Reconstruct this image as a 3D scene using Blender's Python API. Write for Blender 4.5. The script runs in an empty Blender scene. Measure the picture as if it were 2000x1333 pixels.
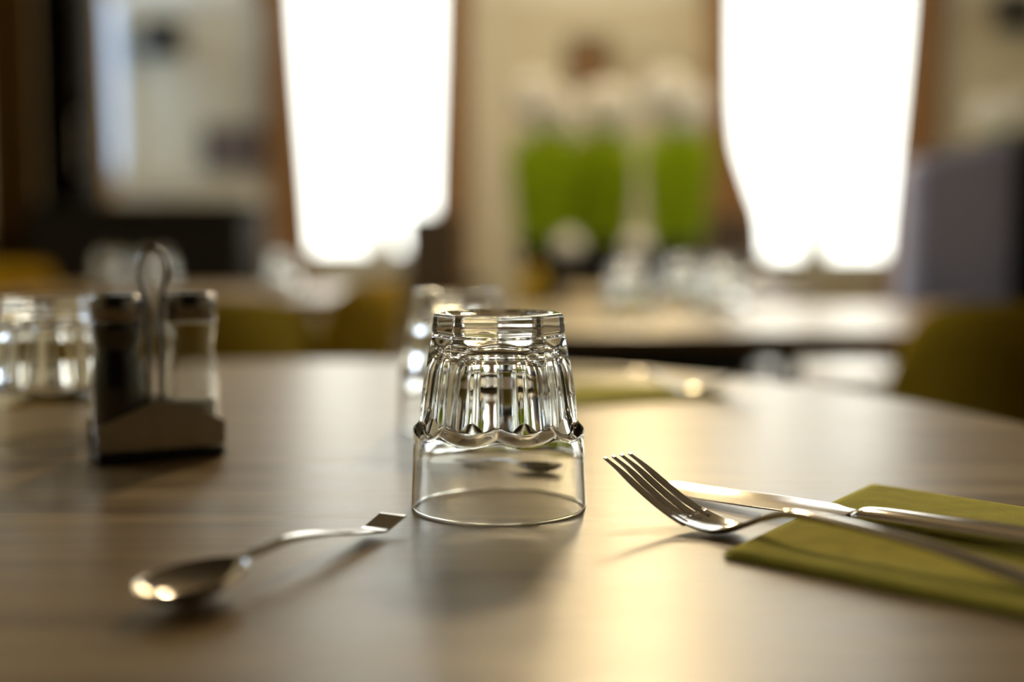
import bpy, bmesh, math, random
from mathutils import Vector, Matrix, noise
random.seed(7)
PI = math.pi
SC = bpy.context.scene
COL = SC.collection

# ------------------------------------------------------------------ camera
F_PX, PITCH = 2380.0, math.radians(4.8)
CAM = Vector((0.0, 0.0, 0.862))
cd = bpy.data.cameras.new('camera')
cam = bpy.data.objects.new('camera', cd)
COL.objects.link(cam)
cam.location = CAM
cam.rotation_euler = (PI / 2 - PITCH, 0, 0)
cd.sensor_fit = 'HORIZONTAL'
cd.sensor_width = 36.0
cd.lens = F_PX / 2000 * 36
cd.clip_start = 0.01
cd.dof.use_dof = True
cd.dof.focus_distance = 0.535
cd.dof.aperture_fstop = 2.15
SC.camera = cam

# ------------------------------------------------------------------ daylight through the windows
w = bpy.data.worlds.new('overcast_sky')
SC.world = w
w.use_nodes = True
bg = w.node_tree.nodes['Background']
# the sky is warm white ahead and to the right, bluer and clearer to the left
_tc = w.node_tree.nodes.new('ShaderNodeTexCoord')
_sx = w.node_tree.nodes.new('ShaderNodeSeparateXYZ')
_rp = w.node_tree.nodes.new('ShaderNodeValToRGB')
w.node_tree.links.new(_tc.outputs['Generated'], _sx.inputs[0])
_mr = w.node_tree.nodes.new('ShaderNodeMapRange')
_mr.inputs['From Min'].default_value = -1.0
w.node_tree.links.new(_sx.outputs[0], _mr.inputs['Value'])
w.node_tree.links.new(_mr.outputs[0], _rp.inputs[0])
_rp.color_ramp.elements[0].position = 0.12
_rp.color_ramp.elements[0].color = (1.35, 1.55, 1.9, 1)
_rp.color_ramp.elements[1].position = 0.40
_rp.color_ramp.elements[1].color = (1.0, 0.965, 0.89, 1)
w.node_tree.links.new(_rp.outputs[0], bg.inputs[0])
bg.inputs[1].default_value = 3.0

# ------------------------------------------------------------------ exposure
SC.view_settings.view_transform = 'Standard'
SC.view_settings.look = 'None'
SC.view_settings.gamma = 1.0
SC.view_settings.exposure = 0.8
SC.view_settings.use_curve_mapping = False
cy = SC.cycles
cy.use_denoising = True
cy.max_bounces = 16
cy.transmission_bounces = 14
cy.glossy_bounces = 6
cy.diffuse_bounces = 5
cy.transparent_max_bounces = 12
cy.sample_clamp_indirect = 12.0
cy.caustics_reflective = True
cy.caustics_refractive = True
cy.blur_glossy = 0.3


def ray(px, py):
    d = Vector((px - 1000.0, F_PX, -(py - 666.5)))
    c, s = math.cos(-PITCH), math.sin(-PITCH)
    return Vector((d.x, d.y * c - d.z * s, d.y * s + d.z * c))


def P(px, py, z):            # point of the horizontal plane at height z
    d = ray(px, py)
    return CAM + d * ((z - CAM.z) / d.z)


def Q(px, py, y):            # point of the upright plane at distance y
    d = ray(px, py)
    return CAM + d * (y / d.y)


# ------------------------------------------------------------------ materials
def newmat(name):
    m = bpy.data.materials.new(name)
    m.use_nodes = True
    return m, m.node_tree, m.node_tree.nodes['Principled BSDF']


def L(nt, a, b):
    nt.links.new(a, b)


def plain(name, col, rough=0.6, metal=0.0, var=0.12, scale=6.0, bump=0.0, bscale=200.0, spec=0.5, sheen=0.0, stretch=(1, 1, 1)):
    m, nt, b = newmat(name)
    b.inputs['Roughness'].default_value = rough
    b.inputs['Metallic'].default_value = metal
    b.inputs['Specular IOR Level'].default_value = spec
    if sheen:
        b.inputs['Sheen Weight'].default_value = sheen
    tc = nt.nodes.new('ShaderNodeTexCoord')
    mp = nt.nodes.new('ShaderNodeMapping')
    mp.inputs['Scale'].default_value = stretch
    L(nt, tc.outputs['Object'], mp.inputs[0])
    n = nt.nodes.new('ShaderNodeTexNoise')
    n.inputs['Scale'].default_value = scale
    n.inputs['Detail'].default_value = 5
    L(nt, mp.outputs[0], n.inputs['Vector'])
    r = nt.nodes.new('ShaderNodeValToRGB')
    r.color_ramp.elements[0].position = 0.3
    r.color_ramp.elements[1].position = 0.7
    r.color_ramp.elements[0].color = tuple(c * (1 - var) for c in col) + (1,)
    r.color_ramp.elements[1].color = tuple(min(1, c * (1 + var)) for c in col) + (1,)
    L(nt, n.outputs['Fac'], r.inputs[0])
    L(nt, r.outputs[0], b.inputs['Base Color'])
    if bump:
        n2 = nt.nodes.new('ShaderNodeTexNoise')
        n2.inputs['Scale'].default_value = bscale
        n2.inputs['Detail'].default_value = 3
        L(nt, mp.outputs[0], n2.inputs['Vector'])
        bp = nt.nodes.new('ShaderNodeBump')
        bp.inputs['Strength'].default_value = bump
        bp.inputs['Distance'].default_value = 0.001
        L(nt, n2.outputs['Fac'], bp.inputs['Height'])
        L(nt, bp.outputs[0], b.inputs['Normal'])
    return m


def glass_mat(name, col=(1, 1, 1), ior=1.52, rough=0.0):
    m, nt, b = newmat(name)
    nt.nodes.remove(b)
    g = nt.nodes.new('ShaderNodeBsdfGlass')
    g.inputs['Color'].default_value = col + (1,)
    g.inputs['IOR'].default_value = ior
    g.inputs['Roughness'].default_value = rough
    L(nt, g.outputs[0], nt.nodes['Material Output'].inputs[0])
    return m


def pane_mat(name, tint=(0.95, 0.97, 0.96)):
    m, nt, b = newmat(name)
    nt.nodes.remove(b)
    t = nt.nodes.new('ShaderNodeBsdfTransparent')
    t.inputs[0].default_value = tint + (1,)
    g = nt.nodes.new('ShaderNodeBsdfGlossy')
    g.inputs['Roughness'].default_value = 0.02
    f = nt.nodes.new('ShaderNodeFresnel')
    f.inputs[0].default_value = 1.5
    x = nt.nodes.new('ShaderNodeMixShader')
    L(nt, f.outputs[0], x.inputs[0])
    L(nt, t.outputs[0], x.inputs[1])
    L(nt, g.outputs[0], x.inputs[2])
    L(nt, x.outputs[0], nt.nodes['Material Output'].inputs[0])
    return m


def cloth_mat(name, col, trans=0.3):
    m, nt, b = newmat(name)
    d = nt.nodes.new('ShaderNodeBsdfDiffuse')
    d.inputs[0].default_value = col + (1,)
    t = nt.nodes.new('ShaderNodeBsdfTranslucent')
    t.inputs[0].default_value = tuple(min(1, c * 1.2) for c in col) + (1,)
    x = nt.nodes.new('ShaderNodeMixShader')
    x.inputs[0].default_value = trans
    L(nt, d.outputs[0], x.inputs[1])
    L(nt, t.outputs[0], x.inputs[2])
    L(nt, x.outputs[0], nt.nodes['Material Output'].inputs[0])
    nt.nodes.remove(b)
    return m


def emit_mat(name, col, s):
    m, nt, b = newmat(name)
    b.inputs['Base Color'].default_value = (0.8, 0.75, 0.65, 1)
    b.inputs['Emission Color'].default_value = col + (1,)
    b.inputs['Emission Strength'].default_value = s
    return m


def oak_mat(name, dark, light, rot, rough):
    m, nt, b = newmat(name)
    tc = nt.nodes.new('ShaderNodeTexCoord')
    mp = nt.nodes.new('ShaderNodeMapping')
    mp.inputs['Rotation'].default_value = (0, 0, rot)
    mp.inputs['Scale'].default_value = (1.0, 14.0, 1.0)
    L(nt, tc.outputs['Object'], mp.inputs[0])
    n = nt.nodes.new('ShaderNodeTexNoise')
    n.inputs['Scale'].default_value = 2.6
    n.inputs['Detail'].default_value = 7
    n.inputs['Roughness'].default_value = 0.62
    n.inputs['Distortion'].default_value = 0.4
    L(nt, mp.outputs[0], n.inputs['Vector'])
    r = nt.nodes.new('ShaderNodeValToRGB')
    r.color_ramp.elements[0].position = 0.32
    r.color_ramp.elements[1].position = 0.68
    r.color_ramp.elements[0].color = dark + (1,)
    r.color_ramp.elements[1].color = light + (1,)
    L(nt, n.outputs['Fac'], r.inputs[0])
    L(nt, r.outputs[0], b.inputs['Base Color'])
    rr = nt.nodes.new('ShaderNodeMapRange')
    rr.inputs['To Min'].default_value = rough - 0.05
    rr.inputs['To Max'].default_value = rough + 0.06
    L(nt, n.outputs['Fac'], rr.inputs['Value'])
    L(nt, rr.outputs[0], b.inputs['Roughness'])
    mp2 = nt.nodes.new('ShaderNodeMapping')
    mp2.inputs['Rotation'].default_value = (0, 0, rot)
    mp2.inputs['Scale'].default_value = (0.45, 1.0, 1.0)
    L(nt, tc.outputs['Object'], mp2.inputs[0])
    n2 = nt.nodes.new('ShaderNodeTexNoise')
    n2.inputs['Scale'].default_value = 1500
    n2.inputs['Detail'].default_value = 1
    L(nt, mp2.outputs[0], n2.inputs['Vector'])
    bp = nt.nodes.new('ShaderNodeBump')
    bp.inputs['Strength'].default_value = 0.25
    bp.inputs['Distance'].default_value = 0.0002
    L(nt, n2.outputs['Fac'], bp.inputs['Height'])
    L(nt, bp.outputs[0], b.inputs['Normal'])
    b.inputs['Specular IOR Level'].default_value = 1.0
    return m


M = {
    'oak': oak_mat('light_oak_laminate', (0.20, 0.125, 0.050), (0.48, 0.34, 0.16), math.radians(-14), 0.34),
    'oak_edge': plain('oak_edge_band', (0.20, 0.15, 0.09), 0.5, scale=20, stretch=(1, 1, 8)),
    'glass': glass_mat('clear_tumbler_glass', (0.985, 0.99, 0.985)),
    'pane': pane_mat('window_glass'),
    'smoke': pane_mat('smoked_glass', (0.25, 0.26, 0.29)),
    'steel': plain('polished_cutlery_steel', (0.56, 0.53, 0.50), 0.12, 1.0, var=0.03, scale=40),
    'dark_cap': plain('dark_chrome_cap', (0.30, 0.28, 0.26), 0.15, 1.0, var=0.03, scale=40),
    'brushed': plain('brushed_stainless_steel', (0.50, 0.47, 0.43), 0.30, 1.0, var=0.08, scale=60, stretch=(1, 1, 0.05)),
    'black_rubber': plain('black_plastic', (0.012, 0.011, 0.010), 0.45, scale=30),
    'napkin': plain('olive_green_paper', (0.68, 0.61, 0.115), 0.9, var=0.10, scale=90, bump=0.5, bscale=900, spec=0.1),
    'pepper': plain('ground_pepper', (0.014, 0.010, 0.007), 0.95, var=0.6, scale=900, bump=0.8, bscale=1200),
    'salt': plain('fine_salt', (0.80, 0.78, 0.74), 0.8, var=0.05, scale=900),
    'wall': plain('cream_wall_paint', (0.60, 0.565, 0.44), 0.85, var=0.04, scale=2.0, bump=0.2, bscale=60),
    'wall_dark': plain('brown_wall_paint', (0.022, 0.017, 0.012), 0.85, var=0.06, scale=2.0),
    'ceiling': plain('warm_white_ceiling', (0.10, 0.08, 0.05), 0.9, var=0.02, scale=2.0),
    'floor': plain('brown_floor_planks', (0.055, 0.040, 0.026), 0.45, var=0.35, scale=3, stretch=(1, 9, 1)),
    'trim': plain('pale_grey_gloss_paint', (0.66, 0.65, 0.58), 0.4, var=0.03),
    'frame_white': plain('white_window_paint', (0.74, 0.76, 0.74), 0.4, var=0.03),
    'curtain': cloth_mat('brown_curtain_cloth', (0.42, 0.26, 0.13), 0.22),
    'curtain_amber': cloth_mat('amber_curtain_cloth', (0.48, 0.26, 0.03), 0.25),
    'curtain_amber_shaded': cloth_mat('shaded_amber_curtain_cloth', (0.055, 0.03, 0.008), 0.05),  # amber cloth again, darkened: the shade at far left is in the colour
    'blind': cloth_mat('white_blind_cloth', (0.66, 0.70, 0.74), 0.6),
    'ochre': plain('ochre_chair_fabric', (0.44, 0.27, 0.012), 0.9, var=0.12, scale=40, bump=0.6, bscale=700, spec=0.15, sheen=0.0),
    'grey_fabric': plain('lavender_grey_fabric', (0.50, 0.50, 0.62), 0.8, var=0.1, scale=60, bump=0.4, bscale=500),
    'black_wood': plain('black_stained_wood', (0.008, 0.007, 0.006), 0.6, var=0.3, scale=8, stretch=(1, 1, 6), spec=0.25),
    'dark_wood': plain('dark_brown_wood', (0.055, 0.036, 0.022), 0.5, var=0.3, scale=8, stretch=(1, 1, 6)),
    'black_metal': plain('black_powder_coat', (0.015, 0.015, 0.015), 0.4, var=0.1),
    'white_seat': plain('white_glossy_seat', (0.80, 0.82, 0.88), 0.25, var=0.03),
    'leaf': cloth_mat('fresh_green_leaf', (0.40, 0.54, 0.02), 0.4),
    'petal': cloth_mat('white_petal', (0.93, 0.91, 0.84), 0.5),
    'ceramic': plain('white_ceramic', (0.80, 0.77, 0.66), 0.3, var=0.04),
    'print_grey': plain('grey_brown_print', (0.16, 0.13, 0.12), 0.6, var=0.4, scale=9),
    'print_orange': plain('orange_brown_print', (0.17, 0.080, 0.022), 0.6, var=0.5, scale=5),
    'lamp': emit_mat('warm_lamp_glass', (1.0, 0.76, 0.40), 46.0),
    'lamp_dim': emit_mat('dim_warm_lamp_glass', (1.0, 0.78, 0.48), 75.0),
    'terracotta': plain('terracotta', (0.45, 0.22, 0.10), 0.7, var=0.1, scale=10),
}


# ------------------------------------------------------------------ mesh helpers
def link(name, me, mat, parent=None, smooth=True, loc=(0, 0, 0), rz=0.0):
    o = bpy.data.objects.new(name, me)
    COL.objects.link(o)
    if mat is not None:
        me.materials.append(M[mat])
    if smooth:
        for p in me.polygons:
            p.use_smooth = True
    o.location = loc
    o.rotation_euler = (0, 0, rz)
    o.parent = parent
    return o


def bm_obj(name, bm, mat, parent=None, smooth=False, loc=(0, 0, 0), rz=0.0):
    bmesh.ops.recalc_face_normals(bm, faces=bm.faces)
    me = bpy.data.meshes.new(name)
    bm.to_mesh(me)
    bm.free()
    return link(name, me, mat, parent, smooth, loc, rz)


def box(bm, x0, x1, y0, y1, z0, z1, bev=0.0, seg=2):
    v = [bm.verts.new((x, y, z)) for x in (x0, x1) for y in (y0, y1) for z in (z0, z1)]
    fs = [bm.faces.new([v[i] for i in q]) for q in ((0, 1, 3, 2), (4, 6, 7, 5), (0, 4, 5, 1), (2, 3, 7, 6), (0, 2, 6, 4), (1, 5, 7, 3))]
    if bev:
        es = list({e for f in fs for e in f.edges})
        bmesh.ops.bevel(bm, geom=es, offset=bev, segments=seg, affect='EDGES', profile=0.5)


def boxes(name, lst, mat, parent=None, bev=0.0, **k):
    bm = bmesh.new()
    for b in lst:
        box(bm, *b, bev=bev)
    return bm_obj(name, bm, mat, parent, **k)


def revolve(bm, prof, n=48, cx=0, cy=0, close=False):
    rows = []
    for r, z in prof:
        if r < 1e-7:
            rows.append([bm.verts.new((cx, cy, z))])
        else:
            rows.append([bm.verts.new((cx + r * math.cos(2 * PI * i / n), cy + r * math.sin(2 * PI * i / n), z)) for i in range(n)])
    if close:
        rows.append(rows[0])
    for a, b in zip(rows, rows[1:]):
        for i in range(n):
            j = (i + 1) % n
            if len(a) == 1 and len(b) == 1:
                continue
            if len(a) == 1:
                bm.faces.new((a[0], b[i], b[j]))
            elif len(b) == 1:
                bm.faces.new((a[i], a[j], b[0]))
            else:
                bm.faces.new((a[i], a[j], b[j], b[i]))


def lathe(name, prof, mat, parent=None, n=48, loc=(0, 0, 0), cx=0, cy=0):
    bm = bmesh.new()
    revolve(bm, prof, n, cx, cy)
    return bm_obj(name, bm, mat, parent, smooth=True, loc=loc)


def tube(bm, pts, rad, n=12, closed=False):
    pts = [Vector(p) for p in pts]
    rr = rad if isinstance(rad, (list, tuple)) else [rad] * len(pts)
    rings = []
    up = None
    m = len(pts)
    for i, p in enumerate(pts):
        a = pts[(i - 1) % m] if (closed or i) else pts[0]
        b = pts[(i + 1) % m] if (closed or i < m - 1) else pts[-1]
        t = (b - a).normalized()
        if up is None:
            up = t.orthogonal().normalized()
        up = (up - t * up.dot(t)).normalized()
        s = t.cross(up)
        rings.append([bm.verts.new(p + (up * math.cos(2 * PI * k / n) + s * math.sin(2 * PI * k / n)) * rr[i]) for k in range(n)])
    pairs = list(zip(rings, rings[1:]))
    if closed:
        pairs.append((rings[-1], rings[0]))
    for a, b in pairs:
        for k in range(n):
            j = (k + 1) % n
            bm.faces.new((a[k], a[j], b[j], b[k]))
    if not closed:
        bm.faces.new(rings[0][::-1])
        bm.faces.new(rings[-1])


def prism(bm, poly, y0, y1):          # polygon in x,z pushed along y
    a = [bm.verts.new((x, y0, z)) for x, z in poly]
    b = [bm.verts.new((x, y1, z)) for x, z in poly]
    bm.faces.new(a)
    bm.faces.new(b[::-1])
    for i in range(len(a)):
        j = (i + 1) % len(a)
        bm.faces.new((a[i], a[j], b[j], b[i]))


def interp(tab, x):
    if x <= tab[0][0]:
        return tab[0][1]
    for i in range(len(tab) - 1):
        x0, y0 = tab[i]
        x1, y1 = tab[i + 1]
        if x <= x1:
            # monotone-ish cubic through neighbours
            t = (x - x0) / (x1 - x0)
            m0 = (y1 - tab[i - 1][1]) / (x1 - tab[i - 1][0]) if i > 0 else (y1 - y0) / (x1 - x0)
            m1 = (tab[i + 2][1] - y0) / (tab[i + 2][0] - x0) if i + 2 < len(tab) else (y1 - y0) / (x1 - x0)
            h = x1 - x0
            return ((2 * t**3 - 3 * t**2 + 1) * y0 + (t**3 - 2 * t**2 + t) * h * m0 + (-2 * t**3 + 3 * t**2) * y1 + (t**3 - t**2) * h * m1)
    return tab[-1][1]


def sst(a, b, x):
    t = min(1, max(0, (x - a) / (b - a)))
    return t * t * (3 - 2 * t)


def tag(o, label, cat, group=None, kind=None):
    if label:
        o['label'] = label
    if cat:
        o['category'] = cat
    if group:
        o['group'] = group
    if kind:
        o['kind'] = kind
    return o


def thing(name, label, cat, loc=(0, 0, 0), rz=0.0, group=None):
    o = bpy.data.objects.new(name, None)
    COL.objects.link(o)
    o.empty_display_size = 0.05
    o.location = loc
    o.rotation_euler = (0, 0, rz)
    return tag(o, label, cat, group)


def struct(o):
    o['kind'] = 'structure'
    return o


def dup(root, label, loc, rz=0.0, group=None):
    r = root.copy()
    COL.objects.link(r)
    r.location = loc
    r.rotation_euler = (root.rotation_euler[0], root.rotation_euler[1], rz)
    r['label'] = label
    if group:
        r['group'] = group
    for ch in list(root.children):
        c = ch.copy()
        COL.objects.link(c)
        c.parent = r
        for g in ch.children:
            d = g.copy()
            COL.objects.link(d)
            d.parent = c
    return r


# ------------------------------------------------------------------ the room
YB = 6.0
ZC = 3.35
XL, XR, YR = -1.84, 3.2, -3.0
W1 = (-1.13, -0.30, 0.76, 3.12)
W2 = (1.02, 2.02, 0.73, 3.12)
struct(boxes('floor', [(XL - .3, XR + .3, YR - .3, YB + .3, -0.12, 0.0)], 'floor'))
struct(boxes('ceiling', [(XL - .3, XR + .3, YR - .3, YB + .3, ZC, ZC + 0.12)], 'ceiling'))
struct(boxes('wall_back', [
    (XL - .3, W1[0], YB, YB + .25, 0, ZC), (W1[1], W2[0], YB, YB + .25, 0, ZC), (W2[1], XR + .3, YB, YB + .25, 0, ZC),
    (W1[0], W1[1], YB, YB + .25, 0, W1[2]), (W1[0], W1[1], YB, YB + .25, W1[3], ZC),
    (W2[0], W2[1], YB, YB + .25, 0, W2[2]), (W2[0], W2[1], YB, YB + .25, W2[3], ZC)], 'wall'))
W5 = (1.3, 2.4, 1.2, 2.3)      # and another one nearer
W3 = (4.85, 5.96, 1.14, 3.0)     # window in the left wall
struct(boxes('wall_left', [
    (XL - .25, XL, YR, W5[0], 0, ZC), (XL - .25, XL, W5[1], W3[0], 0, ZC),
    (XL - .25, XL, W5[0], W5[1], 0, W5[2]), (XL - .25, XL, W5[0], W5[1], W5[3], ZC), (XL - .25, XL, W3[1], YB, 0, ZC),
    (XL - .25, XL, W3[0], W3[1], 0, W3[2]), (XL - .25, XL, W3[0], W3[1], W3[3], ZC)], 'wall'))
W_FILL = (2.6, 4.6, 1.0, 2.9)  # opening of the unseen window added for fill light
struct(boxes('wall_right', [(XR, XR + .25, YR, W_FILL[0], 0, ZC), (XR, XR + .25, W_FILL[1], YB, 0, ZC), (XR, XR + .25, W_FILL[0], W_FILL[1], 0, W_FILL[2]), (XR, XR + .25, W_FILL[0], W_FILL[1], W_FILL[3], ZC)], 'wall'))
struct(boxes('wall_front', [(XL - .3, XR + .3, YR - .25, YR, 0, ZC)], 'wall_dark'))
# picture rail broken by the windows
struct(boxes('trim_1', [(XL, W1[0] - .12, YB - .045, YB, 1.99, 2.12), (W1[1] + .1, W2[0] - .1, YB - .045, YB, 1.99, 2.12),
                        (W2[1] + .1, XR, YB - .045, YB, 1.99, 2.12)], 'trim', bev=0.01))
struct(boxes('baseboard_back', [(XL, XR, YB - .02, YB, 0, .09)], 'trim', bev=0.004))


def window(name, x0, x1, z0, z1, xm):
    e = bpy.data.objects.new(name, None)
    COL.objects.link(e)
    e.location = ((x0 + x1) / 2, YB + .14, z0)
    e['kind'] = 'structure'
    cx = (x0 + x1) / 2
    f = 0.045
    h = z1 - z0
    a, b = x0 - cx, x1 - cx
    m = xm - cx
    boxes('window_frame', [(a, a + f, -.03, .03, 0, h), (b - f, b, -.03, .03, 0, h), (a + f, b - f, -.03, .03, 0, f), (a + f, b - f, -.03, .03, h - f, h)], 'frame_white', e, bev=.004)
    boxes('mullion', [(m - .065, m + .065, -.035, .035, f, h - f)], 'frame_white', e, bev=.005)
    boxes('window_pane', [(a + f, m - .065, -.003, .003, f, h - f)], 'pane', e)
    boxes('window_pane', [(m + .065, b - f, -.003, .003, f, h - f)], 'pane', e)
    boxes('window_sill', [(a - .04, b + .04, -.185, -.03, -.03, 0.0)], 'frame_white', e, bev=.006)
    p = bpy.data.lights.new('daylight_portal', 'AREA')
    p.shape = 'RECTANGLE'
    p.size, p.size_y = x1 - x0, h
    p.cycles.is_portal = True
    po = bpy.data.objects.new('daylight_portal', p)
    COL.objects.link(po)
    po.location = (cx, YB + .2, (z0 + z1) / 2)
    po.rotation_euler = (-PI / 2, 0, 0)


window('window_1', *W1, -0.655)
window('window_2', *W2, 1.52)
# side window, its blind pulled down
e3 = bpy.data.objects.new('window_3', None)
COL.objects.link(e3)
e3['kind'] = 'structure'
e3.location = (XL - .12, (W3[0] + W3[1]) / 2, W3[2])
hw, hh = (W3[1] - W3[0]) / 2, W3[3] - W3[2]
boxes('window_frame', [(-.03, .03, -hw, -hw + .04, 0, hh), (-.03, .03, hw - .04, hw, 0, hh), (-.03, .03, -hw + .04, hw - .04, 0, .04), (-.03, .03, -hw + .04, hw - .04, hh - .04, hh)], 'frame_white', e3, bev=.004)
boxes('window_pane', [(-.003, .003, -hw + .04, hw - .04, .04, hh - .04)], 'pane', e3)
boxes('window_blind', [(.08, .083, -hw + .005, hw - .005, 0.005, .86)], 'blind', e3)

p3 = bpy.data.lights.new('daylight_portal', 'AREA')
p3.shape = 'RECTANGLE'
p3.size, p3.size_y = 2 * hw, hh
p3.cycles.is_portal = True
po = bpy.data.objects.new('daylight_portal', p3)
COL.objects.link(po)
po.location = (XL - .2, (W3[0] + W3[1]) / 2, (W3[2] + W3[3]) / 2)
po.rotation_euler = (PI / 2, 0, -PI / 2)
# unseen side window, added in the right wall to fill the room with light
e4 = bpy.data.objects.new('added_fill_window', None)
COL.objects.link(e4)
e4['kind'] = 'structure'
e4.location = (XR + .12, (W_FILL[0] + W_FILL[1]) / 2, W_FILL[2])
hw, hh = (W_FILL[1] - W_FILL[0]) / 2, W_FILL[3] - W_FILL[2]
boxes('window_frame', [(-.03, .03, -hw, -hw + .05, 0, hh), (-.03, .03, hw - .05, hw, 0, hh), (-.03, .03, -.04, .04, .05, hh - .05), (-.03, .03, -hw + .05, hw - .05, 0, .05), (-.03, .03, -hw + .05, hw - .05, hh - .05, hh)], 'frame_white', e4, bev=.004)  # frame of the added fill window
for q in (-1, 1):
    boxes('window_pane', [(-.003, .003, min(q * .04, q * (hw - .05)), max(q * .04, q * (hw - .05)), .05, hh - .05)], 'pane', e4)  # panes of the added fill window
p4 = bpy.data.lights.new('daylight_portal', 'AREA')
p4.shape = 'RECTANGLE'
p4.size, p4.size_y = 2 * hw, hh
p4.cycles.is_portal = True
po = bpy.data.objects.new('daylight_portal', p4)
COL.objects.link(po)
po.location = (XR + .2, (W_FILL[0] + W_FILL[1]) / 2, (W_FILL[2] + W_FILL[3]) / 2)
po.rotation_euler = (PI / 2, 0, PI / 2)

# window in the left wall beside the round table, outside the frame
e5 = bpy.data.objects.new('window_5', None)
COL.objects.link(e5)
e5['kind'] = 'structure'
e5.location = (XL - .12, (W5[0] + W5[1]) / 2, W5[2])
hw, hh = (W5[1] - W5[0]) / 2, W5[3] - W5[2]
boxes('window_frame', [(-.03, .03, -hw, -hw + .05, 0, hh), (-.03, .03, hw - .05, hw, 0, hh), (-.03, .03, -.04, .04, .05, hh - .05), (-.03, .03, -hw + .05, hw - .05, 0, .05), (-.03, .03, -hw + .05, hw - .05, hh - .05, hh)], 'frame_white', e5, bev=.004)
for q in (-1, 1):
    boxes('window_pane', [(-.003, .003, min(q * .04, q * (hw - .05)), max(q * .04, q * (hw - .05)), .05, hh - .05)], 'pane', e5)
p5 = bpy.data.lights.new('daylight_portal', 'AREA')
p5.shape = 'RECTANGLE'
p5.size, p5.size_y = 2 * hw, hh
p5.cycles.is_portal = True
po = bpy.data.objects.new('daylight_portal', p5)
COL.objects.link(po)
po.location = (XL - .2, (W5[0] + W5[1]) / 2, (W5[2] + W5[3]) / 2)
po.rotation_euler = (PI / 2, 0, -PI / 2)

# ------------------------------------------------------------------ curtains
def curtain(name, label, mat, y, top, bot, folds=4, amp=.018, group=None):
    """top / bot: (x0, x1, z)"""
    bm = bmesh.new()
    nu, nv = folds * 12, 30
    g = []
    for side in (0, 1):
        rows = []
        for j in range(nv + 1):
            t = j / nv
            row = []
            for i in range(nu + 1):
                u = i / nu
                x0 = interp([(k, v) for k, v in bot[0]], t)
                x1 = interp([(k, v) for k, v in bot[1]], t)
                x = x0 + (x1 - x0) * u
                yy = y + amp * math.sin(u * folds * 2 * PI + .4 * math.sin(5 * t)) + side * .004
                row.append(bm.verts.new((x, yy, top[0] + (top[1] - top[0]) * t)))
            rows.append(row)
        g.append(rows)
    for s in (0, 1):
        for j in range(nv):
            for i in range(nu):
                bm.faces.new((g[s][j][i], g[s][j][i + 1], g[s][j + 1][i + 1], g[s][j + 1][i]))
    for j in range(nv):
        for i in (0, nu):
            bm.faces.new((g[0][j][i], g[0][j + 1][i], g[1][j + 1][i], g[1][j][i]))
    for i in range(nu):
        for j in (0, nv):
            bm.faces.new((g[0][j][i], g[0][j][i + 1], g[1][j][i + 1], g[1][j][i]))
    o = bm_obj(name, bm, mat, None, smooth=True)
    return tag(o, label, 'curtain', group)


YC = 5.88
CT = lambda px: Q(px, 300, YC).x
tz = lambda z: (3.2 - z) / 3.18
# curtain edges by height: parameter t runs 0 at the rail to 1 at the floor
def edges(tab):
    return [(tz(Q(1000, py, YC).z) if py is not None else 1.0, CT(px)) for py, px in tab]


curtain('window_curtain', 'brown curtain on the left edge of the left bright window', 'curtain', YC, (3.2, 0.02),
        ([(0, CT(515)), (1, CT(522))], [(0, CT(574)), (tz(2.0), CT(579)), (tz(.75), CT(610)), (1, CT(612))]))
curtain('window_curtain', 'brown curtain on the right edge of the left bright window', 'curtain', YC, (3.2, 0.02),
        ([(0, CT(868)), (tz(2.0), CT(860)), (tz(.95), CT(846)), (1, CT(842))], [(0, CT(926)), (1, CT(918))]))
curtain('window_curtain', 'brown curtain swelling out low on the left edge of the right bright window', 'curtain', YC, (3.2, 0.02),
        ([(0, CT(1372)), (1, CT(1378))], [(0, CT(1428)), (tz(2.0), CT(1431)), (tz(1.35), CT(1440)), (tz(1.12), CT(1468)), (tz(.98), CT(1490)), (tz(.8), CT(1496)), (1, CT(1496))]))
curtain('window_curtain', 'brown curtain on the right edge of the right bright window', 'curtain', YC, (3.2, 0.02),
        ([(0, CT(1772)), (tz(2.0), CT(1766)), (tz(.7), CT(1730)), (1, CT(1726))], [(0, CT(1838)), (1, CT(1826))]))
X_ = lambda px, y: Q(px, 300, y).x
curtain('side_curtain', 'narrow amber curtain beside the pale strip of side window', 'curtain_amber', 5.22, (2.6, 0.02),
        ([(0, X_(172, 5.22)), (1, X_(172, 5.22))], [(0, X_(205, 5.22)), (1, X_(232, 5.22))]), folds=2, amp=.01)
curtain('side_curtain', 'amber curtain with shade put into its colour, at the far left picture edge, left of the black cabinet', 'curtain_amber_shaded', 4.2, (2.6, 0.02),
        ([(0, -1.80), (1, -1.80)], [(0, X_(70, 4.2)), (1, X_(74, 4.2))]), folds=3, amp=.012)

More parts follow.
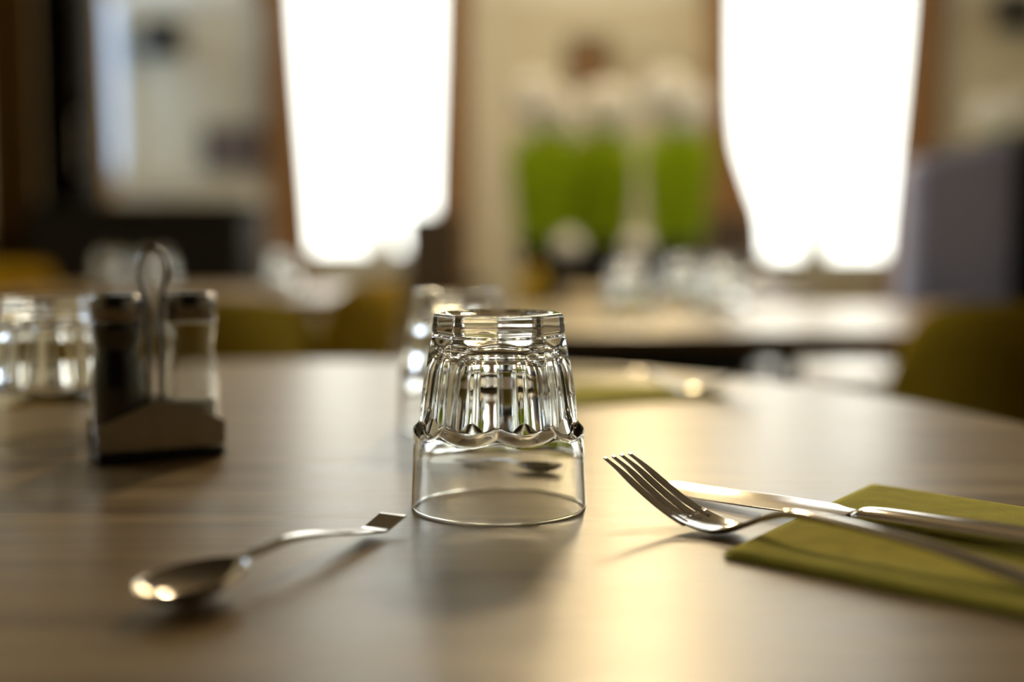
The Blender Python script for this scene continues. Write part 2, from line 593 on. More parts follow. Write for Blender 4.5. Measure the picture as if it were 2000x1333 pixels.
# ------------------------------------------------------------------ far furniture on the left
t = thing('tall_cabinet', 'tall narrow black cabinet with a smoky glass door, at the far left', 'cabinet', (X_(125, 4.4), 4.47, 0))
boxes('body', [(-.095, -.08, -.06, .08, 0, 2.5), (.08, .095, -.06, .08, 0, 2.5), (-.08, .08, .065, .08, 0, 2.5), (-.08, .08, -.06, .065, 0, .06), (-.08, .08, -.06, .065, 2.44, 2.5),
               (-.08, .08, -.05, .065, .98, 1.0), (-.08, .08, -.05, .065, 1.35, 1.37), (-.08, .08, -.05, .065, 1.75, 1.77)], 'black_wood', t)
d = boxes('door', [(-.079, .079, -.067, -.061, .07, 2.43)], 'smoke', t)
boxes('handle', [(.055, .065, -.085, -.068, 1.1, 1.3)], 'brushed', d)
for z, lab, x in ((1.0, 'lower', -.02), (1.37, 'middle', .01)):
    o = lathe('jug', [(0, 0), (.030, 0), (.040, .04), (.040, .12), (.026, .2), (.024, .24), (.021, .24), (.021, .2), (.036, .12), (.036, .04), (0, .006)], 'grey_fabric', None, 24,
              (X_(125, 4.4) + x, 4.47, z + .001))
    tag(o, 'grey jug on the %s shelf behind the smoky door of the tall black cabinet' % lab, 'jug', 'jugs in the tall cabinet')

t = thing('sideboard', 'low black sideboard in front of the pale ledge, left of the left window', 'sideboard', (-1.225, 4.15, 0))
boxes('body', [(-.35, .35, -.16, .18, .08, .95)], 'black_wood', t, bev=.004)
boxes('worktop', [(-.365, .365, -.185, .185, .951, .982)], 'black_wood', t, bev=.005)
for s in (-1, 1):
    dd = boxes('door', [(s * .175 - .168, s * .175 + .168, -.178, -.161, .1, .93)], 'black_wood', t, bev=.003)
    boxes('handle', [(s * .03 - .005, s * .03 + .005, -.195, -.179, .5, .64)], 'black_metal', dd)
for x in (-.3, .3):
    for y in (-.12, .14):
        boxes('leg', [(x - .02, x + .02, y - .02, y + .02, 0, .08)], 'black_wood', t)

t = thing('ledge_cabinet', 'pale grey ledge cabinet against the back wall behind the black sideboard', 'cabinet', (-1.49, 5.75, 0))
boxes('body', [(-.34, .30, -.2, .2, 0, 1.08)], 'trim', t, bev=.004)
boxes('worktop', [(-.345, .31, -.22, .22, 1.081, 1.115)], 'trim', t, bev=.006)
for s in (-1, 1):
    boxes('door', [(s * .16 - .02 - .155, s * .16 - .02 + .155, -.216, -.201, .08, 1.05)], 'trim', t, bev=.003)


def picture(name, label, px0, px1, py0, py1, mat, fr):
    a, b = Q(px0, py1, YB - .03), Q(px1, py0, YB - .03)
    t = thing(name, label, 'picture', ((a.x + b.x) / 2, YB - .02, a.z))
    wd, h = (b.x - a.x) / 2, b.z - a.z
    k = .03
    boxes('frame', [(-wd, wd, -.015, .015, 0, k), (-wd, wd, -.015, .015, h - k, h), (-wd, -wd + k, -.015, .015, k, h - k), (wd - k, wd, -.015, .015, k, h - k)], fr, t)
    boxes('print', [(-wd + k, wd - k, -.004, .006, k, h - k)], mat, t)


picture('framed_picture', 'small dark framed picture on the wall above the pale ledge, left of the left window', 398, 515, 245, 335, 'print_grey', 'dark_wood')
picture('framed_picture', 'dark brown framed picture above the green plants between the two windows', 1105, 1198, 68, 190, 'print_orange', 'dark_wood')


def speaker(label, c):
    t = thing('wall_speaker', label, 'speaker', c)
    boxes('cabinet', [(-.085, .085, -.08, .08, -.085, .085)], 'black_metal', t, bev=.02)
    bm = bmesh.new()
    revolve(bm, [(0, -.004), (.055, -.004), (.062, 0), (.062, .006), (0, .006)], 32)
    bmesh.ops.rotate(bm, verts=bm.verts, matrix=Matrix.Rotation(PI / 2, 3, 'X'))
    bmesh.ops.translate(bm, verts=bm.verts, vec=(0, -.083, 0))
    bm_obj('grille', bm, 'black_rubber', t, smooth=True)
    boxes('bracket', [(-.02, .02, .08, YB - c[1], -.02, .02)], 'black_metal', t)


a = Q(320, 75, 5.8)
speaker('small black speaker high on the back wall, left of the left window', (a.x, 5.8, a.z))
a = Q(1982, 22, 5.8)
speaker('small black speaker high at the right picture edge', (a.x, 5.8, a.z))

# ------------------------------------------------------------------ chairs
def make_chair(label, loc, rz, group='ochre shell chairs', fabric='ochre'):
    """local: sitter looks towards +y, back at -y"""
    t = thing('dining_chair', label, 'chair', loc, rz, group)
    bm = bmesh.new()
    nu, nv = 28, 18
    gr = []
    for side in (0, 1):
        rows = []
        for j in range(nv + 1):
            v = j / nv
            z = .44 + .35 * v
            row = []
            for i in range(nu + 1):
                u = -1 + 2 * i / nu
                ang = u * (1.18 - .28 * v)
                topdrop = .018 * abs(u) ** 3 * v + .085 * abs(u) ** 9 * v
                edge = .0115 * max(sst(.86, 1, v), sst(.93, 1, abs(u)))
                R = .218 - side * .026 + edge * (-1 if side == 0 else 1)
                x = R * math.sin(ang) * (.98 + .04 * v)
                y = -R * math.cos(ang) * .9 + .02 - .05 * v
                row.append(bm.verts.new((x, y, z - topdrop)))
            rows.append(row)
        gr.append(rows)
    for s in (0, 1):
        for j in range(nv):
            for i in range(nu):
                bm.faces.new((gr[s][j][i], gr[s][j][i + 1], gr[s][j + 1][i + 1], gr[s][j + 1][i]))
    for j in range(nv):
        for i in (0, nu):
            bm.faces.new((gr[0][j][i], gr[0][j + 1][i], gr[1][j + 1][i], gr[1][j][i]))
    for i in range(nu):
        for j in (0, nv):
            bm.faces.new((gr[0][j][i], gr[0][j][i + 1], gr[1][j][i + 1], gr[1][j][i]))
    bm_obj('backrest', bm, fabric, t, smooth=True)
    bm = bmesh.new()
    revolve(bm, [(0, .40), (.17, .40), (.205, .415), (.212, .44), (.2, .465), (.15, .475), (0, .478)], 40)
    for v in bm.verts:
        v.co.y = v.co.y * 1.02 + .02
    bm_obj('seat', bm, fabric, t, smooth=True)
    for sx in (-1, 1):
        for sy in (-1, 1):
            bm = bmesh.new()
            tube(bm, [(sx * .14, sy * .13 + .01, .405), (sx * .205, sy * .2 + .01, 0)], [.016, .010], 12)
            bm_obj('leg', bm, 'black_metal', t, smooth=True)
    return t


c0 = make_chair('dark ochre chair at the far side of the table, behind the salt and pepper set', (X_(372, 1.45), 1.27, 0), PI)
dup(c0, 'ochre chair seen side on just left of the centre tumblers', (-.41, 2.1, 0), math.radians(76))
dup(c0, 'large dark ochre chair at the right picture edge, its back towards the round table', (.62, 1.60, 0), 0)
dup(c0, 'ochre chair behind the large right chair, below the grey high back', (1.62, 3.0, 0), PI)
dup(c0, 'small bright ochre chair just left of the black plant stand', (-.135, 3.2, 0), math.radians(90))
dup(c0, 'ochre chair far left, in front of the black sideboard', (-1.45, 3.3, 0), PI)
# dark brown chairs beside the windows
t = thing('side_chair', 'dark brown wooden chair under the right half of the left window', 'chair', (X_(838, 4.5), 4.5, 0), 0)
def side_chair_parts(t):
    boxes('seat', [(-.2, .2, -.2, .2, .43, .46)], 'dark_wood', t, bev=.006)
    boxes('backrest', [(-.108, .108, .17, .19, .501, .965)], 'dark_wood', t, bev=.006)
    boxes('back_frame', [(-.2, -.17, .165, .2, .461, .70), (.17, .2, .165, .2, .461, .70), (-.17, .17, .172, .192, .66, .70), (-.17, .17, .172, .192, .47, .50)], 'dark_wood', t)
    for x in (-.18, .18):
        for y in (-.18, .18):
            boxes('leg', [(x - .017, x + .017, y - .017, y + .017, 0, .43)], 'dark_wood', t)
side_chair_parts(t)
dup(t, 'dark wooden chair standing before the left edge of the right window', (X_(1447, 5.1), 5.1, 0))

# ------------------------------------------------------------------ tables
def round_table(label, c, r):
    t = thing('round_table', label, 'table', (c[0], c[1], 0))
    bm = bmesh.new()
    prof = [(0, .712), (r - .004, .712), (r - .001, .714), (r, .718), (r, .734)]
    revolve(bm, prof, 160)
    o = bm_obj('table_edge', bm, 'oak_edge', t, smooth=False)
    bm = bmesh.new()
    revolve(bm, [(0, .735), (r, .7345), (r, .7375), (r - .0007, .7393), (r - .0025, .74), (r * .5, .74), (0, .74)], 160)
    bm_obj('tabletop', bm, 'oak', t, smooth=False)
    lathe('pedestal', [(0, .7115), (.12, .7115), (.12, .70), (.04, .69), (.035, .1), (.035, .03), (0, .03)], 'black_metal', t)
    lathe('foot', [(0, 0), (.26, 0), (.26, .012), (.05, .029), (0, .029)], 'black_metal', t)
    return t


TC = (-.176, .703)
round_table('large round light oak table carrying the tumblers and cutlery', TC, .523)


def rect_table(label, x0, x1, y0, y1, group=None):
    cx, cyy = (x0 + x1) / 2, (y0 + y1) / 2
    a, b = (x1 - x0) / 2, (y1 - y0) / 2
    t = thing('rectangular_table', label, 'table', (cx, cyy, 0), 0, group)
    boxes('tabletop', [(-a, a, -b, b, .721, .74)], 'oak', t, bev=.003)
    boxes('apron', [(-a + .05, a - .05, -b + .05, b - .05, .70, .7205)], 'black_metal', t)
    for x in (-a + .06, a - .06):
        for y in (-b + .06, b - .06):
            boxes('leg', [(x - .02, x + .02, y - .02, y + .02, 0, .70)], 'black_metal', t)
    return t


rect_table('light oak rectangular table behind the round one, carrying three blurred tumblers', .0, 1.12, 1.57, 2.27, 'rectangular oak tables')
rect_table('light oak rectangular table before the right window, with a folded grey card on it', .12, .64, 2.5, 3.1, 'rectangular oak tables')
rect_table('light oak rectangular table at left with the far upturned tumblers', -1.15, -.385, 2.5, 3.1, 'rectangular oak tables')

# ------------------------------------------------------------------ tumblers
NF = 9
R_TAB = [(.0, .0400), (.0136, .0395), (.0273, .0390), (.034, .0388), (.041, .0361), (.0502, .0354), (.0593, .0341), (.0685, .0323), (.0776, .0308), (.0830, .0302), (.0885, .0297)]
I_TAB = [(.0, .0387), (.012, .0380), (.024, .0372), (.034, .0356), (.042, .0332), (.050, .0313), (.058, .0301), (.064, .0288), (.069, .0265), (.0725, .0235)]


def tumbler_mesh(nf=24):
    n = NF * nf
    apf = math.cos(PI / NF)

    def outer(z, th):
        loc = ((th * NF / (2 * PI)) % 1.0)          # 0 at a ridge
        a = (loc - .5) * 2 * PI / NF                 # 0 at facet centre
        q = abs(loc - .5) * 2                        # 0 centre .. 1 ridge
        zs = .0352 + .0036 * q * q
        body = interp(R_TAB, z)
        band = interp([(0, .0400), (.0136, .0395), (.0273, .0390), (.045, .0388)], z)
        flute = interp([(.030, .0366), (.041, .0361), (.0502, .0354), (.0593, .0341), (.0685, .0323), (.0776, .0308), (.083, .0302), (.0885, .0297)], z)
        ap = flute * (apf + .004)
        fac = ap / math.cos(a)
        if z < .0795:
            fac -= .0009 * math.cos(a * NF / 2) ** 2 * (1 - sst(.072, .0785, z))   # hollow-ground flute
        k = .00028
        h = max(0, min(1, .5 + .5 * (fac - flute) / k))
        fr = fac * (1 - h) + flute * h - k * h * (1 - h)
        if z < zs - .0022:
            fr = band
        else:
            s = sst(zs - .0022, zs + .0022, z)
            fr = band * (1 - s) + fr * s
            # small bead on top of the band
            fr += .0002 * math.exp(-((z - (zs - .0022)) / .0012) ** 2)
        fr -= .0009 * math.exp(-((z - .0795) / .0008) ** 2)
        return fr

    rows = []
    # inner surface from the cavity's top centre down to the rim
    for r, z in ((0, .0760), (.004, .0759), (.009, .0757), (.014, .07535), (.018, .0747), (.021, .0738)):
        rows.append(lambda th, r=r, z=z: (r, z))
    zi = [.0725 - i * .0725 / 46 for i in range(46)]
    for z in zi:
        if z > .0008:
            rows.append(lambda th, z=z: (interp(I_TAB, z), z))
    for r, z in ((.03875, .0006), (.0389, .0002), (.0393, 0.0), (.0397, .0002), (.03995, .0007)):
        rows.append(lambda th, r=r, z=z: (r, z))
    zo = []
    z = .0014
    while z < .0868:
        zo.append(z)
        z += .0014 if z < .030 else (.0005 if z < .044 else (.0012 if z < .0765 else .0004))
    for z in zo:
        rows.append(lambda th, z=z: (outer(z, th), z))
    for k in range(1, 7):
        b = k / 6 * PI / 2
        rows.append(lambda th, b=b: (outer(.0868, th) - .0017 * (1 - math.cos(b)), .0868 + .0017 * math.sin(b)))
    for r, z in ((.0255, .0885), (.0248, .08835), (.0240, .0877), (.0225, .0869), (.018, .0863), (.009, .0859), (0, .0858)):
        rows.append(lambda th, r=r, z=z: (r, z))
    me = bpy.data.meshes.new('tumbler')
    vs, fs, idx = [], [], []
    for fn in rows:
        r0, z0 = fn(0)
        if r0 == 0:
            idx.append([len(vs)])
            vs.append((0, 0, z0))
            continue
        row = []
        for i in range(n):
            th = 2 * PI * i / n
            r, z = fn(th)
            row.append(len(vs))
            vs.append((r * math.cos(th), r * math.sin(th), z))
        idx.append(row)
    for a, b in zip(idx, idx[1:]):
        for i in range(n):
            j = (i + 1) % n
            if len(a) == 1:
                fs.append((a[0], b[i], b[j]))
            elif len(b) == 1:
                fs.append((a[j], a[i], b[0]))
            else:
                fs.append((a[j], a[i], b[i], b[j]))
    me.from_pydata(vs, [], [f[::-1] for f in fs])
    me.update()
    return me


ZT = .7402
GR = 'upturned clear tumblers'
tm = tumbler_mesh()
c = P(974, 988, .74)
tum = link('glass_tumbler', tm, 'glass', None, True, (c.x, c.y, ZT), math.radians(-90))
tag(tum, 'sharp upturned fluted glass tumbler in the centre foreground of the round table', 'glass', GR)
tm2 = tumbler_mesh(12)
tm2.materials.append(M['glass'])


def tumbler(label, px, d, rz, z=ZT):
    o = tum.copy()
    COL.objects.link(o)
    if d > 1.5:
        o.data = tm2
    o.location = (X_(px, d), d, z)
    o.rotation_euler = (0, 0, rz)
    o['label'] = label
    return o


for p in tm2.polygons:
    p.use_smooth = True
tumbler('upturned glass tumbler right behind the sharp centre one', 896, .785, .3)
tumbler('upturned glass tumbler at the left picture edge beside the pepper shaker', 93, .722, .5)
tumbler('blurred upturned tumbler, leftmost and nearest of three on the rectangular table behind', 1232, 1.9, .2)
tumbler('blurred upturned tumbler, furthest back on the near rectangular table', 1335, 2.16, .2)
tumbler('blurred upturned tumbler, rightmost of three on the rectangular table behind', 1412, 1.92, .6)
tumbler('blurred upturned tumbler far left, just above the pepper shaker', 212, 2.8, .2)
tumbler('blurred upturned tumbler on the left far table, seen through the wire loop', 300, 2.85, .2)
tumbler('blurred upturned tumbler on the left far table near the left window', 548, 2.72, .2)

# ------------------------------------------------------------------ cutlery
def strip(bm, S, width, zc, cross, thick, nt=14, yc=lambda s: 0.0, wobble=0):
    """closed flat bar along x: width(s) half-width, zc(s) height, cross(s,t) extra height, thick(s,t)"""
    top, bot = [], []
    for s in S:
        ra, rb = [], []
        for k in range(nt + 1):
            t = -1 + 2 * k / nt
            tt = math.sin(t * PI / 2)
            y = yc(s) + width(s) * tt
            z = zc(s) + cross(s, tt)
            th = thick(s, tt) * (0.35 + .65 * math.sqrt(max(0, 1 - tt ** 4)))
            ra.append(bm.verts.new((s, y, z)))
            rb.append(bm.verts.new((s, y, z - th)))
        top.append(ra)
        bot.append(rb)
    for a, b in zip(top, top[1:]):
        for k in range(nt):
            bm.faces.new((a[k], a[k + 1], b[k + 1], b[k]))
    for a, b in zip(bot, bot[1:]):
        for k in range(nt):
            bm.faces.new((a[k], b[k], b[k + 1], a[k + 1]))
    for i in range(len(S) - 1):
        bm.faces.new((top[i][0], top[i + 1][0], bot[i + 1][0], bot[i][0]))
        bm.faces.new((top[i][nt], bot[i][nt], bot[i + 1][nt], top[i + 1][nt]))
    for i in (0, -1):
        for k in range(nt):
            bm.faces.new((top[i][k], top[i][k + 1], bot[i][k + 1], bot[i][k]))


def lin(a, b, n):
    return [a + (b - a) * i / n for i in range(n + 1)]


def spoon_mesh():
    bm = bmesh.new()
    LB = .046
    zt = [(0, .0090), (.02, .0092), (.046, .0098), (.058, .0112), (.072, .0118), (.090, .0096), (.108, .0060), (.122, .0036), (.1275, .0028), (.130, .0032), (.1415, .0064)]
    wt = [(.046, .0030), (.052, .0023), (.062, .0021), (.075, .0028), (.095, .0048), (.115, .0058), (.1415, .0063)]

    def half(s):
        if s < LB:
            u = s / LB
            e = math.sqrt(max(0, 1 - (2 * u ** .92 - 1) ** 2))
            v = .0148 * e * (1.0 + .10 * (u - .5))
            if u > .8:
                v = max(v, .003)
            return max(v, .0004)
        return interp(wt, s)

    def cross(s, t):
        if s < LB:
            u = s / LB
            e = max(0, 1 - (2 * u - 1) ** 2)
            return -.0080 * (e ** .8) * (1 - t * t)
        k = sst(LB, .06, s)
        return k * .0003 * (1 - t * t) * (1 - sst(.12, .13, s))

    def thick(s, t):
        return .0011 if s < LB else interp([(LB, .0012), (.055, .0030), (.07, .0030), (.1, .0018), (.1415, .0017)], s)
    S = [LB * .5 * (1 - math.cos(PI * i / 30)) for i in range(31)] + lin(LB, .1415, 60)[1:]
    strip(bm, S, half, lambda s: interp(zt, s), cross, thick, 18)
    return bm


def place_cutlery(name, label, cat, bm, x, y, ang, roll=0.0, z=.7403, mat='steel', group=None):
    o = bm_obj(name, bm, mat, None, smooth=True)
    o.location = (x, y, z)
    o.rotation_euler = (roll, 0, ang)
    tag(o, label, cat, group)
    return o


bc = Vector((-.107, .401))
dr = Vector((.48, .877)).normalized()
st = bc - dr * .0225
sp = place_cutlery('teaspoon', 'steel teaspoon on the round table in front left of the sharp tumbler', 'spoon', spoon_mesh(), st.x, st.y, math.atan2(dr.y, dr.x), group='steel teaspoons')
s2 = sp.copy()
COL.objects.link(s2)
s2.scale = (.85, .85, .85)
s2.location = (.028, .640, .7403)
s2.rotation_euler = (0, 0, math.radians(124))
s2['label'] = 'steel teaspoon lying behind the sharp tumbler, seen through its glass'


def fork_mesh():
    bm = bmesh.new()
    zt = [(0, .0250), (.008, .0212), (.018, .0158), (.030, .0098), (.042, .0052), (.052, .0030), (.060, .0028), (.070, .0062), (.080, .0112), (.090, .0142), (.105, .0146), (.145, .0125), (.185, .0070), (.2075, .0045)]
    zf = lambda s: interp(zt, s)
    wt = [(.040, .0110), (.050, .0112), (.060, .0098), (.070, .0056), (.078, .0034), (.088, .0027), (.110, .0033), (.15, .0052), (.19, .0075), (.2075, .0085)]
    strip(bm, lin(.040, .2075, 80), lambda s: interp(wt, s) * (1 if s < .204 else math.sqrt(max(.05, 1 - ((s - .204) / .0036) ** 2))), zf,
          lambda s, t: (-.0011 * (1 - t * t) * (1 - sst(.06, .078, s))) + .0006 * (1 - t * t) * sst(.075, .09, s),
          lambda s, t: interp([(.040, .0016), (.07, .0020), (.085, .0034), (.12, .0030), (.2075, .0020)], s), 16)
    for k in range(4):
        q = (k - 1.5)
        yc = lambda s, q=q: q * (.00610 - .0006 * (1 - s / .045))
        w = lambda s: .00185 * (0.42 + .58 * sst(0, .016, s)) + .0003 * sst(.03, .045, s)
        off = lambda s, t, q=q: -.0011 * (1 - (q / 1.8) ** 2) * sst(.01, .04, s)
        strip(bm, lin(0, .046, 34), w, zf, off, lambda s, t: .0011 + .0007 * sst(0, .02, s), 8, yc=yc)
    return bm


fd = Vector((.69, -.72)).normalized()
fc = Vector((.0867, .497)) - fd * .0575
place_cutlery('dinner_fork', 'steel dinner fork resting on the olive napkin, tines raised at left', 'fork', fork_mesh(), fc.x, fc.y, math.atan2(fd.y, fd.x), z=.7408)


def knife_mesh():
    blade, hnd = bmesh.new(), bmesh.new()
    wt = [(0, .0006), (.004, .0040), (.012, .0072), (.03, .0088), (.07, .0092), (.092, .0080), (.100, .0052), (.106, .0040)]
    strip(blade, lin(0, .106, 60), lambda s: interp(wt, s), lambda s: .0010, lambda s, t: -.0003 * (t if t > 0 else 0),
          lambda s, t: interp([(0, .0006), (.05, .0012), (.1, .0016), (.106, .0030)], s), 10,
          yc=lambda s: interp([(0, .0058), (.012, .0016), (.03, .0), (.106, .0)], s))
    ht = [(.106, .0040), (.110, .0056), (.125, .0062), (.16, .0068), (.2, .0078), (.214, .0074), (.217, .0055)]
    strip(hnd, lin(.1055, .217, 60), lambda s: interp(ht, s), lambda s: interp([(.1055, .0015), (.111, .0034), (.15, .0036), (.217, .0034)], s),
          lambda s, t: -.0014 * abs(t) ** 2.2,
          lambda s, t: interp([(.1055, .0032), (.111, .0068), (.2, .0072), (.217, .006)], s) * (1 - .45 * abs(t) ** 2.2), 14)
    return blade, hnd


kd = Vector((.70, -.714)).normalized()
k = thing('table_knife', 'steel table knife lying behind the fork with its handle on the olive napkin', 'knife', (.0705, .5825, .7418), math.atan2(kd.y, kd.x))
k.rotation_euler = (math.radians(9), math.radians(-2.2), math.atan2(kd.y, kd.x))
kb, kh = knife_mesh()
bm_obj('blade', kb, 'steel', k, smooth=True)
bm_obj('handle', kh, 'steel', k, smooth=True)

# ------------------------------------------------------------------ napkins
def napkin(name, label, A, B, C, D, th=.0016, seed=0, wave=.0006):
    """two folded layers; corners A,B,C,D run round the outline"""
    bm = bmesh.new()
    for layer in (0, 1):
        inset = .0022 * layer
        nu, nv = 34, 30
        g = []
        for s in (0, 1):
            rows = []
            for j in range(nv + 1):
                v = inset + (1 - 2 * inset) * j / nv
                row = []
                for i in range(nu + 1):
                    u = inset * 3 + (1 - 4 * inset) * i / nu
                    p = (A * (1 - u) + D * u) * (1 - v) + (B * (1 - u) + C * u) * v
                    nz = noise.noise(Vector((p.x * 28 + seed, p.y * 28, layer * 3)))
                    z = .7403 + layer * th + s * th * .8 + wave * (nz + .5) * layer
                    if i in (0, nu) or j in (0, nv):
                        z = .7403 + layer * th + (.25 + .3 * s) * th
                    row.append(bm.verts.new((p.x, p.y, z)))
                rows.append(row)
            g.append(rows)
        for s in (0, 1):
            for j in range(nv):
                for i in range(nu):
                    bm.faces.new((g[s][j][i], g[s][j][i + 1], g[s][j + 1][i + 1], g[s][j + 1][i]))
        for j in range(nv):
            for i in (0, nu):
                bm.faces.new((g[0][j][i], g[0][j + 1][i], g[1][j + 1][i], g[1][j][i]))
        for i in range(nu):
            for j in (0, nv):
                bm.faces.new((g[0][j][i], g[0][j][i + 1], g[1][j][i + 1], g[1][j][i]))
    o = bm_obj(name, bm, 'napkin', None, smooth=True)
    return tag(o, label, 'napkin', 'olive paper napkins')


A = P(1410, 1086, .741)
B = P(1700, 951, .741)
nd1 = (P(2000, 1207, .741) - A).normalized()
nd2 = (P(2000, 998, .741) - B).normalized()
napkin('paper_napkin', 'folded olive green paper napkin under the fork and knife handles at right', A, B, B + nd2 * .17, A + nd1 * .17)
A2, B2 = P(1095, 795, .741), P(1120, 752, .741)
C2, D2 = P(1330, 756, .741), P(1425, 776, .741)
napkin('paper_napkin', 'blurred olive green paper napkin at the far side of the round table', A2, B2, C2, D2, seed=5)
# cutlery on the far napkin
f2 = place_cutlery('dinner_fork', 'blurred steel fork lying on the far olive napkin', 'fork', fork_mesh(), 0, 0, 0)
f2.location = (.19, .925, .7430)
f2.rotation_euler = (0, 0, math.radians(160))

# ------------------------------------------------------------------ salt and pepper set
hp = (P(178, 905, .74) + P(432, 886, .74)) / 2
ha = math.radians(28)
hc = Vector((hp.x + .0040 - .012 * math.sin(ha), hp.y + .006 * math.cos(ha), .7402))
h = thing('cruet_holder', 'steel salt and pepper holder with a tall wire loop, at left on the round table', 'condiment holder', hc, ha)
bm = bmesh.new()
box(bm, -.0355, .0355, -.0175, .0175, 0, .0065, bev=.003)
bm_obj('base', bm, 'black_rubber', h)
for s in (-1, 1):
    bm = bmesh.new()
    y = s * .0163
    prism(bm, [(-.0345, .0067), (.0345, .0067), (.0345, .0205), (.006, .0325), (-.006, .0325), (-.0345, .0205)], y - .0005, y + .0005)
    bm_obj('side_plate', bm, 'brushed', h)
bm = bmesh.new()
pts = []
loop = [(.0066, .0036), (.030, .0036), (.060, .0036), (.082, .0036), (.0885, .0040), (.0940, .0056), (.0990, .0072), (.1035, .0078), (.1080, .0073), (.1125, .0056), (.1150, .0034), (.1158, .0014)]
pts = [(-x, 0, z) for z, x in loop] + [(x, 0, z) for z, x in reversed(loop)]
tube(bm, pts, .0021, 14)
bm_obj('wire_loop', bm, 'steel', h, smooth=True)

GP = [(.0, .0125), (.002, .0138), (.020, .0142), (.038, .0142), (.046, .0132), (.054, .0121), (.060, .0128), (.065, .0138), (.070, .0138)]


def shaker(name, label, x, content, fill):
    off = Vector((x, 0, .0068))
    off.rotate(Matrix.Rotation(ha, 3, 'Z'))
    t = thing(name, label, 'shaker', hc + off, ha, 'salt and pepper shakers')
    z = lin(0, .070, 36)
    out = [(interp(GP, a), a) for a in z]
    inn = [(interp(GP, a) - .0009, a) for a in reversed(z) if a > .004]
    lathe('glass_body', [(0, 0)] + out + inn + [(.010, .0035), (0, .0033)], 'glass', t, 48)
    zc = [a for a in lin(.0046, fill, 24)]
    lathe('contents', [(0, .0042), (.010, .0042)] + [(interp(GP, a) - .0010, a) for a in zc] + [(0, fill + .001)], content, t, 40)
    lathe('cap', [(0, .0703), (.0134, .0703), (.0140, .071), (.0140, .0815), (.0137, .0832), (.0126, .0843), (.008, .0848), (0, .0848)], 'dark_cap', t, 48)


shaker('pepper_shaker', 'pepper shaker full of dark pepper, left of the wire loop', -.0203, 'pepper', .0685)
shaker('salt_shaker', 'clear salt shaker with little salt, right of the wire loop', .0203, 'salt', .024)

# ------------------------------------------------------------------ plants on the black stand
t = thing('plant_stand', 'black low cabinet below the green plants between the windows', 'cabinet', (.36, 3.62, 0))
boxes('body', [(-.33, .33, -.2, .2, 0, .77)], 'black_wood', t, bev=.004)
boxes('worktop', [(-.345, .345, -.215, .215, .771, .80)], 'black_wood', t, bev=.004)
for s in (-1, 1):
    boxes('door', [(s * .165 - .155, s * .165 + .155, -.214, -.201, .06, .74)], 'black_wood', t, bev=.003)


def plant(label, x, y, z0, rz, leaf_h=.37, spread=.118, group='white flowering green plants'):
    t = thing('flowering_plant', label, 'plant', (x, y, z0), rz, group)
    lathe('pot', [(0, 0), (.07, 0), (.085, .05), (.088, .06), (.08, .06), (.076, .05), (0, .05)], 'black_rubber', t, 28)
    rnd = random.Random(int(x * 1000))
    bm = bmesh.new()
    for i in range(330):
        a = rnd.uniform(0, 2 * PI)
        r0 = spread * .72 * math.sqrt(rnd.random())
        r1 = r0 * 1.28
        hgt = leaf_h * rnd.uniform(.62, 1.0) * (1 - .12 * (r1 / spread) ** 2)
        wd = rnd.uniform(.008, .014)
        d = Vector((math.cos(a), math.sin(a), 0))
        sd = Vector((-d.y, d.x, 0)) * wd
        prev = None
        for k in range(6):
            u = k / 5
            c = d * (r0 + (r1 - r0) * u ** 1.5) + Vector((0, 0, .045 + (hgt - .0) * (u - .12 * u * u)))
            ww = sd * (math.sin(PI * min(.97, .12 + .88 * u)) ** .6)
            cur = (bm.verts.new(c - ww), bm.verts.new(c + d * .002), bm.verts.new(c + ww))
            if prev:
                bm.faces.new((prev[0], prev[1], cur[1], cur[0]))
                bm.faces.new((prev[1], prev[2], cur[2], cur[1]))
            prev = cur
    bmesh.ops.solidify(bm, geom=list(bm.faces), thickness=.0006)
    bm_obj('foliage', bm, 'leaf', t, smooth=True)
    for kx in range(2):
        a = rz + kx * PI + rnd.uniform(-.5, .5)
        c = Vector((math.cos(a) * .035, math.sin(a) * .03, 0))
        top = leaf_h * .9 + .045 + .045 + rnd.uniform(-.02, .03)
        bm = bmesh.new()
        tube(bm, [c * .2 + Vector((0, 0, .085)), c + Vector((0, 0, top - .05))], .004, 8)
        stem = bm_obj('flower_stem', bm, 'leaf', t, smooth=True)
        bm = bmesh.new()
        for q in range(84):
            h_ = rnd.uniform(-.062, .062)
            rr = .056 * math.sqrt(max(0, 1 - (h_ / .068) ** 2))
            b = rnd.uniform(0, 2 * PI)
            cc = c + Vector((math.cos(b) * rr, math.sin(b) * rr, top + h_))
            bmesh.ops.create_icosphere(bm, subdivisions=1, radius=.015, matrix=Matrix.Translation(cc))
        bm_obj('blossom', bm, 'petal', stem, smooth=True)
    return t


zt_ = .8005
plant('green plant with white blossom, leftmost of the three on the black stand', X_(1066, 3.58), 3.58, zt_, .3, .40)
plant('green plant with white blossom, middle of the three on the black stand', X_(1180, 3.73), 3.73, zt_, 1.1, .41)
plant('green plant with white blossom, rightmost of the three on the black stand', X_(1322, 3.58), 3.58, zt_, .2, .40)
for px, lab in ((1112, 'left'), (1246, 'right')):
    o = lathe('round_vase', [(0, 0), (.02, 0), (.037, .016), (.042, .038), (.036, .06), (.02, .074), (.017, .08), (.013, .08), (.016, .072), (.03, .058), (.036, .038), (.03, .016), (0, .006)],
              'ceramic', None, 32, (X_(px, 3.43), 3.43, zt_))
    tag(o, 'small round white vase, %s of the two before the green plants' % lab, 'vase', 'round white vases')

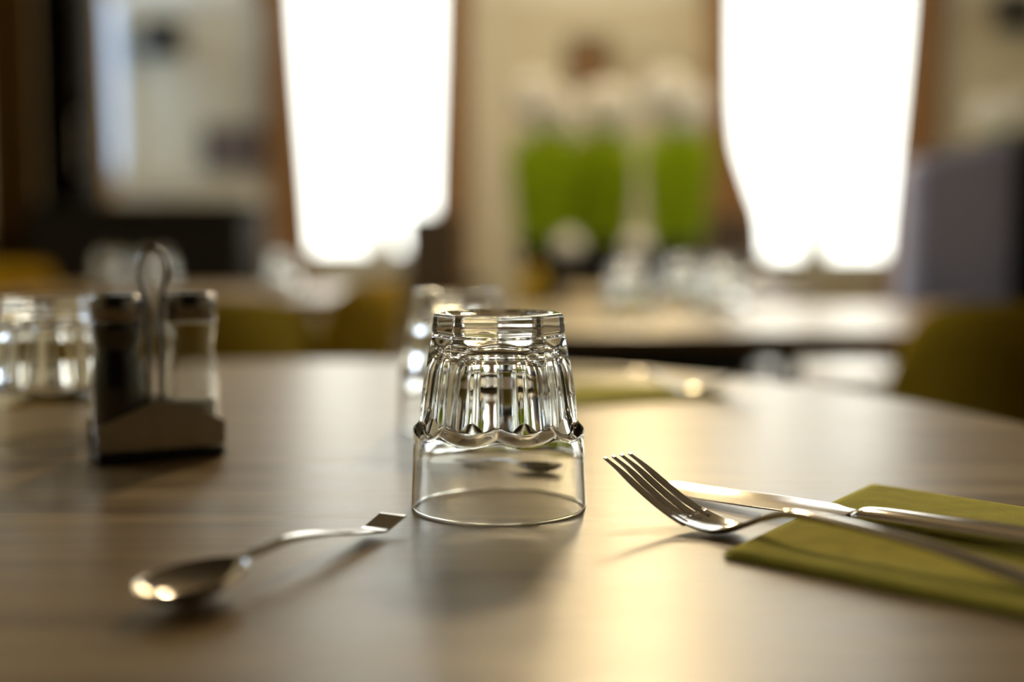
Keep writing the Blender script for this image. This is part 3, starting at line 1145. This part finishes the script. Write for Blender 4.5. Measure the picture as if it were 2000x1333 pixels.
# right of the right window: flowers on a ledge behind the grey high back
t = thing('corner_ledge', 'dark ledge cabinet in the right corner carrying two white flowers', 'cabinet', (2.3, 5.3, 0))
boxes('body', [(-.32, .42, -.2, .2, 0, .93)], 'dark_wood', t, bev=.004)
boxes('worktop', [(-.34, .44, -.22, .22, .931, .96)], 'dark_wood', t, bev=.004)
a = Q(1924, 240, 5.3)
plant('white flowering plant at the far right, left of two', a.x, 5.20, .9605, .0, .36, .05)
a = Q(1995, 215, 5.3)
plant('white flowering plant at the far right, touching the picture edge', a.x, 5.38, .9605, .0, .40, .05)

# grey high-backed booth
t = thing('high_back_booth', 'grey high back booth seat at the right, in front of the right window edge', 'booth', (1.0, 2.65, 0))
bm = bmesh.new()
a, b = Q(1785, 312, 2.45), Q(1992, 268, 2.45)
x0, x1 = a.x - 1.0, b.x - 1.0
prism(bm, [(x0 - .004, .3), (x1, .3), (x1, b.z), (x0, a.z)], -.20, -.08)
bmesh.ops.bevel(bm, geom=list(bm.edges), offset=.014, segments=3, affect='EDGES')
bm_obj('back_panel', bm, 'grey_fabric', t)
boxes('side_panel', [(x1 + .001, x1 + .06, -.22, .40, 0, b.z + .01)], 'black_wood', t, bev=.004)
boxes('seat', [(x0, x1, -.079, .38, .30, .46)], 'grey_fabric', t, bev=.015)
boxes('plinth', [(x0 + .02, x1 - .01, -.18, .36, 0, .299)], 'black_wood', t)

# white window bench
t = thing('window_bench', 'glossy white bench seen below the rectangular table at right', 'bench', (.93, 3.9, 0))
boxes('seat', [(-.22, .22, -.62, .6, .43, .49)], 'white_seat', t, bev=.02)
for x in (-.17, .17):
    for y in (-.55, .52):
        boxes('leg', [(x - .02, x + .02, y - .02, y + .02, 0, .43)], 'black_metal', t)

# folded card on the right far table
bm = bmesh.new()
prism(bm, [(-.09, 0), (-.085, 0), (0, .055), (.085, 0), (.09, 0), (.0, .060)], -.06, .06)
o = bm_obj('menu_card', bm, 'trim', None)
o.location = (.57, 2.75, .7402)
tag(o, 'folded pale card standing on the rectangular table before the right window', 'menu card')

# ------------------------------------------------------------------ pendant lamps
for x, y, z, lab, mt in ((.47, 4.4, 1.97, 'hanging low before the wall between the windows', 'lamp'), (.30, 2.9, 2.35, 'in front of the back wall, nearer than the other one', 'lamp_dim')):
    t = thing('pendant_lamp', 'round warm pendant lamp ' + lab, 'lamp', (x, y, z), 0, 'warm pendant lamps')
    lathe('lamp_shade', [(0, -.12)] + [(.12 * math.cos(a), .12 * math.sin(a)) for a in lin(-PI / 2 + .1, PI / 2 - .1, 20)] + [(0, .12)], mt, t, 32)
    bm = bmesh.new()
    tube(bm, [(0, 0, .132), (0, 0, ZC - z - .03)], .004, 8)
    bm_obj('cord', bm, 'black_rubber', t, smooth=True)
    lathe('ceiling_rose', [(0, ZC - z - .03), (.05, ZC - z - .03), (.05, ZC - z), (0, ZC - z)], 'black_metal', t, 24)
